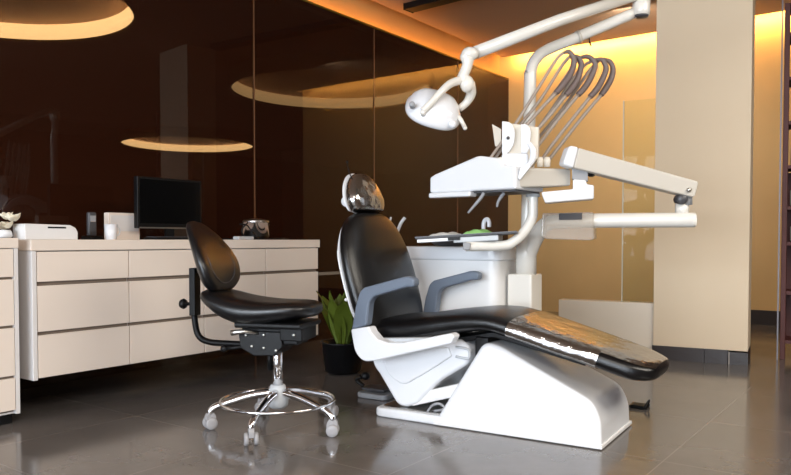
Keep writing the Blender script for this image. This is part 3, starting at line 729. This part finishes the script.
# whip hoses: thin run up, thick sleeve over the top, thin run back down
loops = [
    ([(489, 160), (505, 138), (518, 120), (537, 90), (556, 60), (563, 53)], [(563, 53), (569, 52), (574, 60), (571, 73), (562, 86), (556, 93)], [(556, 93), (538, 112), (520, 133), (508, 152)]),
    ([(493, 161), (512, 135), (540, 100), (561, 67), (569, 57)], [(569, 57), (577, 57), (581, 64), (578, 78), (572, 88), (566, 95)], [(566, 95), (550, 115), (530, 138), (520, 152)]),
    ([(500, 160), (520, 133), (552, 96), (576, 62), (581, 57)], [(581, 57), (589, 57), (595, 64), (592, 75), (585, 87), (578, 95)], [(578, 95), (560, 117), (540, 143), (528, 158)]),
    ([(522, 150), (548, 115), (578, 72), (590, 62), (594, 60)], [(594, 60), (602, 60), (606, 68), (603, 78), (597, 89), (590, 97)], [(590, 97), (570, 122), (552, 145), (541, 161)]),
    ([(528, 150), (560, 112), (590, 70), (600, 60), (603, 59)], [(603, 59), (610, 62), (613, 70), (611, 79), (606, 88), (601, 95)], [(601, 95), (580, 120), (562, 143), (548, 161)])]
for k, (a, b, c) in enumerate(loops):
    Y = 3.70+.035*k
    bm = nb(); tube(bm, [Q(x, y, Y) for x, y in a], .0085, smooth=5, seg=10); tube(bm, [Q(x, y, Y) for x, y in c], .0095, smooth=5, seg=10)
    h = obj('instrument_hose', bm, M['rod'], du)
    bm = nb(); tube(bm, [Q(x, y, Y) for x, y in b], [.009, .012, .014, .0155, .0165, .015], smooth=6, seg=14); obj('hose_sleeve', bm, M['hose'], h)
for pts in ([(484, 193), (480, 199), (474, 206), (468, 213)], [(504, 193), (501, 197), (498, 202), (497, 207)]):
    bm = nb(); tube(bm, [Q(x, y, 3.68) for x, y in pts], [.009, .009, .007, .005], smooth=4, seg=12); obj('handpiece', bm, M['grey'], du)
# balance arm
ea = Q(568, 157, 3.70); eb = Q(687, 188.5, 3.78)
dv = (eb-ea); dv.normalize(); sv = Vector((dv.y, -dv.x, 0)).normalized(); up = sv.cross(dv) * -1
if up.z < 0: up = -up
def AF(x, y, z): return ea + dv*x + sv*y + up*z
AL = (eb-ea).length
bm = nb(); pts = rnd([(.03, -.052), (AL+.035, -.043), (AL+.035, .043), (.03, .052)], {1: .02, 2: .015}, 0)
prism(bm, [AF(a, -.038, b) for a, b in pts], sv*.076); obj('balance_arm', bm, M['console_grey'], du, bevel=.008)
bm = nb(); pts = rnd([(-.03, -.05), (.03, -.055), (.03, .055), (-.02, .052)], {0: .02, 3: .02}, 0); prism(bm, [AF(a, -.041, b) for a, b in pts], sv*.082); obj('arm_cap', bm, M['white'], du, bevel=.012)
for px_, py_ in ((587, 161), (689, 190)):
    bm = nb(); lathe(bm, [(.012, -.01), (.012, .004), (.006, .009)], Q(px_, py_, 3.70 if px_ < 600 else 3.735), axis=sv if sv.y < 0 else -sv, seg=14); obj('arm_screw', bm, M['steel'], du)
bm = nb(); prism(bm, [Q(572, 165, 3.70), Q(588, 168, 3.70), Q(588, 181, 3.70), Q(572, 179, 3.70)], Vector((.02, .08, 0))); obj('arm_pivot', bm, M['grey'], du, bevel=.004)
bm = nb(); prism(bm, [Q(588, 168, 3.72), Q(600, 171, 3.72), Q(592, 176, 3.72), Q(588, 176, 3.72)], Vector((.02, .06, 0))); obj('pivot_stop', bm, M['black'], du, bevel=.002)
bm = nb(); pts = [Q(573, 179, 3.66), Q(586, 180, 3.66), Q(587, 184, 3.66), Q(594, 185, 3.68), Q(594, 199, 3.68), Q(545, 203, 3.64), Q(541, 192, 3.64), Q(573, 189, 3.66)]
prism(bm, pts, Vector((.03, .13, 0))); obj('arm_bracket', bm, M['white'], du, bevel=.008)
# right knuckle and horizontal tube
bm = nb(); lathe(bm, [(.026, -.02), (.028, .0), (.028, .05), (.022, .06)], Q(679.5, 199.5, 3.80), axis=(-.1, -1, 0), seg=20); obj('knuckle_knob', bm, M['dgrey'], du)
bm = nb(); tube(bm, [Q(685, 186, 3.80), Q(685, 205, 3.80)], .036, seg=20); obj('knuckle', bm, M['grey'], du)
bm = nb(); tube(bm, [Q(682, 203, 3.80), Q(682, 215, 3.80)], .034, seg=20); obj('knuckle_post', bm, M['arm_white'], du)
bm = nb(); tube(bm, [Q(692, 220, 3.78), Q(690.5, 220, 3.78), Q(687, 220, 3.78), Q(600, 220.5, 3.9), Q(556, 221.5, 3.97), Q(544, 226, 4.0), Q(537, 236, 4.05), Q(530, 250, 4.08), Q(527, 262, 4.1)], [.02, .035, .039, .039, .04, .042, .043, .045, .045], smooth=6, seg=22); obj('swing_arm', bm, M['arm_white'], du)
# clear pouch clipped over the tube
pf = lambda x, y: Q(x, y, 3.84)
bm = nb(); prism(bm, [pf(x, y) for x, y in rnd([(542, 213), (593, 212), (594, 239), (589, 240.5), (545, 239), (541, 236)], (3, 4), 3)], Vector((.05, .13, 0))); obj('clear_pouch', bm, M['pouch'], du, bevel=.008)
bm = nb(); prism(bm, [Q(x, y, 3.832) for x, y in ((559, 213.5), (582, 213), (582, 219.5), (559, 220))], Vector((0, .006, 0))); obj('pouch_label', bm, M['dgrey'], du, smooth=False)
# curved tray tube + clamp
bm = nb(); tube(bm, [Q(533, 187, 3.80), Q(533, 205, 3.80), Q(532, 218, 3.80), Q(524, 232, 3.80), Q(513, 242, 3.80), Q(502, 245.5, 3.80), Q(466, 246.5, 3.80)], .026, smooth=7, seg=18); obj('tray_arm', bm, M['arm_white'], du)
bm = nb(); tube(bm, [Q(533, 184, 3.80), Q(533, 197, 3.80)], .036, seg=20); obj('tray_arm_mount', bm, M['lgrey'], du)
bm = nb(); prism(bm, [Q(x, y, 3.76) for x, y in ((463, 242), (471, 243), (470, 250), (463, 250))], Vector((.01, .08, 0))); obj('tray_clamp', bm, M['grey'], du, bevel=.005)
# tray
ta_, tb_ = Q(415, 239.5, 3.86), Q(517, 233.5, 3.72); te = tb_-ta_; tl = te.length; te.normalize(); tn = Vector((-te.y, te.x, 0)).normalized(); tup = te.cross(tn)
def TR(x, y, z): return ta_ + te*x + tn*y + tup*z
tr = obj('tray', fbox(nb(), TR, (0, 0, 0), (tl, .26, .008)), M['dgrey'], du, bevel=.003)
bm = nb(); fbox(bm, TR, (0, 0, .008), (tl, .008, .014)); fbox(bm, TR, (0, .252, .008), (tl, .26, .014)); obj('tray_lip', bm, M['dgrey'], tr, smooth=False)
obj('tray_rail', fbox(nb(), TR, (.01, .0, -.018), (tl*.37, .2, -.001)), M['white'], tr, smooth=False, bevel=.003)
obj('tray_support', fbox(nb(), TR, (tl*.38, .005, -.03), (tl*.82, .2, -.001)), M['lgrey'], tr, bevel=.005)
obj('support_notch', fbox(nb(), TR, (tl*.33, -.005, -.016), (tl*.45, .03, -.0)), M['black'], tr, smooth=False)
obj('support_post', fbox(nb(), TR, (tl*.66, .05, -.07), (tl*.8, .14, -.028)), M['lgrey'], tr, bevel=.005)
# cloths on the tray
def cloth(x0, x1, y0, y1, m, label, h):
    bm = nb(); n = 18; g_ = [[None]*n for _ in range(n)]
    for i in range(n):
        for j in range(n):
            u_, v_ = i/(n-1), j/(n-1); e = min(1, 6*min(u_, 1-u_))*min(1, 6*min(v_, 1-v_))
            g_[i][j] = bm.verts.new(TR(x0+(x1-x0)*u_, y0+(y1-y0)*v_, .012+e*(h*(.6+.4*math.sin(9*u_+3*v_)*math.cos(7*v_+2*u_)+.15*random.random()))))
    for i in range(n-1):
        for j in range(n-1): bm.faces.new((g_[i][j], g_[i+1][j], g_[i+1][j+1], g_[i][j+1]))
    o = obj('folded_cloth', bm, m); m_ = o.modifiers.new('solid', 'SOLIDIFY'); m_.thickness = .003
    tag(o, label, 'cloth')
cloth(tl*.1, tl*.44, .03, .2, M['cloth_white'], 'crumpled white paper cloth on the left of the dark tray', .018)
cloth(tl*.445, tl*.74, .06, .2, M['cloth_green'], 'light green folded cloth on the dark instrument tray', .024)

# ------------------------------------------------------------------ STOOL
sc_ = atZ(278, 427)
FA = math.radians(-15)
e_f = Vector((math.cos(FA), math.sin(FA), 0)); e_s = Vector((-e_f.y, e_f.x, 0))
def S(x, y, z): return sc_ + e_f*x + e_s*y + Vector((0, 0, z))
st = thing('dentist_stool', 'black saddle-seat dentist stool with chrome star base and foot ring', 'stool', sc_)
Rr = .31
for k in range(5):
    a = math.radians(186+72*k); e = Vector((math.cos(a), math.sin(a), 0)); z_ = Vector((0, 0, 1))
    bm = nb(); tube(bm, [sc_+e*.03+z_*.165, sc_+e*.12+z_*.155, sc_+e*.21+z_*.13, sc_+e*.285+z_*.105, sc_+e*Rr+z_*.085, sc_+e*(Rr+.003)+z_*.07], [.021, .019, .017, .016, .015, .013], smooth=5, seg=14); lg = obj('leg', bm, M['chrome'], st)
    ca_ = e.copy(); side = Vector((-math.sin(a+.5), math.cos(a+.5), 0)); bw = sc_+e*(Rr+.003)
    cs = nb(); prism(cs, [bw + Vector((-side.y, side.x, 0))*x + z_*z + side*-.012 for x, z in rnd([(-.022, .035), (-.024, .062), (-.012, .078), (.014, .078), (.026, .06), (.028, .03), (.01, .045)], (1, 2, 3, 4), .01)], side*.024)
    c_ = obj('castor', cs, M['cast'], st, bevel=.003)
    for sg in (-1, 1):
        w_ = nb(); lathe(w_, [(.006, -.009), (.024, -.009), (.028, -.005), (.028, .005), (.024, .009), (.006, .009)], bw+side*sg*.021+z_*.028, axis=side, seg=22); obj('wheel', w_, M['cast'], c_)
bm = nb(); tube(bm, [sc_+Vector((.266*math.cos(2*PI*k/64), .266*math.sin(2*PI*k/64), .128)) for k in range(64)], .0075, closed=True, seg=10); obj('foot_ring', bm, M['chrome'], st)
bm = nb(); lathe(bm, [(.03, .09), (.048, .105), (.05, .135), (.04, .18), (.034, .2)], sc_, seg=28); obj('hub', bm, M['lgrey'], st)
bm = nb(); lathe(bm, [(.024, .19), (.024, .44)], sc_, seg=24); obj('gas_column', bm, M['chrome'], st)
bm = nb(); lathe(bm, [(.03, .36), (.03, .45)], sc_ - e_f*.028, seg=20); lathe(bm, [(.012, .27), (.012, .37)], sc_ - e_f*.036+e_s*-.01, seg=12); obj('column_cover', bm, M['black_metal'], st)
# mechanism
bm = nb(); fbox(bm, S, (-.15, -.07, .40), (.13, .07, .475)); obj('tilt_mechanism', bm, M['black_metal'], st, bevel=.008)
bm = nb(); prism(bm, [S(x, -.085, z) for x, z in ((-.16, .46), (-.15, .38), (-.08, .345), (.02, .35), (.06, .39), (.06, .46))], e_s*.17); obj('mechanism_plate', bm, M['black'], st, bevel=.005)
bm = nb(); fbox(bm, S, (.05, -.09, .42), (.16, .09, .485)); obj('seat_bracket', bm, M['black_metal'], st, bevel=.006)
for x, z in ((-.12, .44), (-.09, .39), (-.03, .445), (0.03, .375), (.12, .45), (-.03, .385)):
    bm = nb(); lathe(bm, [(.007, 0), (.007, .004), (.003, .006)], S(x, -.0855 if x < .05 else -.0905, z), axis=-e_s, seg=12); obj('bolt', bm, M['steel'], st)
bm = nb(); tube(bm, [S(-.06, -.08, .45), S(-.11, -.12, .462), S(-.17, -.13, .455)], [.008, .01, .014], smooth=3, seg=10); obj('adjust_lever', bm, M['steel'], st)
bm = nb(); tube(bm, [S(-.14, -.06, .385), S(-.2, -.06, .375), S(-.24, -.06, .37)], .009, seg=10); sph(bm, S(-.245, -.06, .37), .018); obj('tilt_lever', bm, M['black'], st)
# seat: saddle profile lofted across
srow = [(-.345, .632, .05, .014), (-.34, .629, .10, .022), (-.318, .616, .14, .032), (-.27, .592, .17, .045), (-.20, .562, .188, .058), (-.12, .545, .195, .062), (-.03, .543, .195, .056), (.05, .550, .188, .048), (.115, .556, .170, .042), (.16, .558, .145, .035), (.188, .558, .105, .028), (.20, .558, .06, .016)]
S2 = interp(srow, 48)
def ssec(rows, e=2.6):
    out = []
    for i, (x, z, w, h) in enumerate(rows):
        a = rows[max(i-1, 0)]; b = rows[min(i+1, len(rows)-1)]; an = math.atan2(b[1]-a[1], b[0]-a[0])+PI/2
        out.append(((x, 0, z), an, w, h, e))
    return out
bm = loft(nb(), ssec(S2), S)
for v_ in bm.verts:   # side wings rise slightly
    q = v_.co-sc_; y = q.dot(e_s); v_.co.z += .35*y*y
seat = obj('seat', bm, M['vinyl'], st)
bm = nb(); fbox(bm, S, (-.16, -.13, .478), (.17, .13, .505)); obj('seat_board', bm, M['black'], st, bevel=.01)
# back support: post, clamp, pad
bx = -.43
bm = nb(); tube(bm, [S(-.12, 0, .385), S(-.25, 0, .385), S(-.36, 0, .39), S(bx+.015, 0, .42), S(bx-.004, 0, .5), S(bx-.004, 0, .57)], .015, smooth=6, seg=14); obj('back_tube', bm, M['black_metal'], st)
bm = nb(); fbox(bm, S, (bx-.018, -.028, .515), (bx+.014, .028, .745)); obj('back_post', bm, M['black_metal'], st, bevel=.004)
bm = nb(); lathe(bm, [(.008, 0), (.008, .03), (.02, .034), (.026, .045), (.02, .06)], S(bx-.018, 0, .57), axis=-e_f, seg=18); obj('post_knob', bm, M['black'], st)
bm = nb(); tube(bm, [S(bx+.01, 0, .735), S(bx+.05, 0, .73)], .014, seg=12); lathe(bm, [(.03, 0), (.03, .015)], S(bx+.035, 0, .73), axis=e_f, seg=18); obj('pad_bracket', bm, M['black_metal'], st)
prow = [(.085, .635, .04, .012), (.083, .64, .09, .022), (.073, .665, .135, .034), (.06, .70, .165, .042), (.04, .76, .178, .044), (.015, .82, .168, .038), (-.015, .88, .142, .03), (-.045, .93, .105, .021), (-.062, .958, .065, .014), (-.067, .967, .03, .008)]
P3 = interp([(x+bx+.055, z, w, h) for x, z, w, h in prow], 40)
def psec(rows, grow=0, dx=0):
    return [((c[0]+dx, c[1], c[2]), an, w+grow, h, e) for (c, an, w, h, e) in ssec(rows, 2.3)]
bm = loft(nb(), psec(P3), S)
for v_ in bm.verts:
    q = v_.co-sc_; y = q.dot(e_s); v_.co += e_f*(1.2*y*y)
pad = obj('backrest', bm, M['vinyl'], st)
# stitched seam on the pad's front
bm = nb(); pts = []
for k in range(48):
    t = 2*PI*k/48; y = .115*math.cos(t); zz = .775+.10*math.sin(t)
    i = min(range(len(P3)), key=lambda i: abs(P3[i][1]-zz)); x, z, w, h = P3[i]
    hh = h*(max(0, 1-abs(y/w)**2.3))**(1/2.3)
    pts.append(S(x+hh+.002+1.2*y*y, y, zz))
tube(bm, pts, .0025, closed=True, seg=6); obj('stitching', bm, M['dgrey'], pad)

# ------------------------------------------------------------------ LIGHTS
def area(name, loc, dirv, sx, sy, power, col, spread=None):
    l = bpy.data.lights.new(name, 'AREA'); l.shape = 'RECTANGLE'; l.size = sx; l.size_y = sy; l.energy = power; l.color = col
    o = bpy.data.objects.new(name, l); COL.objects.link(o); o.location = loc; o.rotation_euler = Vector(dirv).to_track_quat('-Z', 'Y').to_euler()
    if spread: l.spread = spread
    return o
area('window_daylight', R(TE+.1, 3.6, 1.55), D+Vector((0, 0, -.04)), 6.6, 2.2, 530, (.86, .93, 1.0))
area('room_fill', R(1.2, 6.2, 2.9), Vector((0, 0, -1)) - N*.35, 3.0, 1.2, 150, (1, .93, .82))  # added warm fill from the room side, no fitting behind it
area('back_wall_fill', R(5.3, 1.9, 3.1), D*1.0+Vector((0, 0, -.55)), .3, 2.6, 40, (1, .84, .62))  # added light to brighten the amber back wall
area('room_fill', R(-2.2, 4.6, 2.9), Vector((0, 0, -1)) - N*.3, 2.0, 1.2, 90, (1, .93, .84))  # second added fill, nearer the windows, also without a fitting
wd = bpy.data.worlds.new('daylight'); SC.world = wd; wd.use_nodes = True
bg = wd.node_tree.nodes['Background']; bg.inputs[0].default_value = (.8, .9, 1, 1); bg.inputs[1].default_value = 3.5
# ------------------------------------------------------------------ CAMERA
cam = bpy.data.cameras.new('camera'); co = bpy.data.objects.new('camera', cam); COL.objects.link(co)
co.location = CAM; co.rotation_euler = (PI/2-PT, 0, 0); cam.sensor_width = 36; cam.lens = F/791*36; cam.shift_y = (CY-237.5)/791
cam.clip_start = .05; SC.camera = co
SC.view_settings.view_transform = 'Standard'; SC.view_settings.look = 'None'; SC.view_settings.exposure = 0
SC.cycles.use_denoising = True
SC.cycles.max_bounces = 10; SC.cycles.transparent_max_bounces = 12; SC.cycles.sample_clamp_indirect = 6
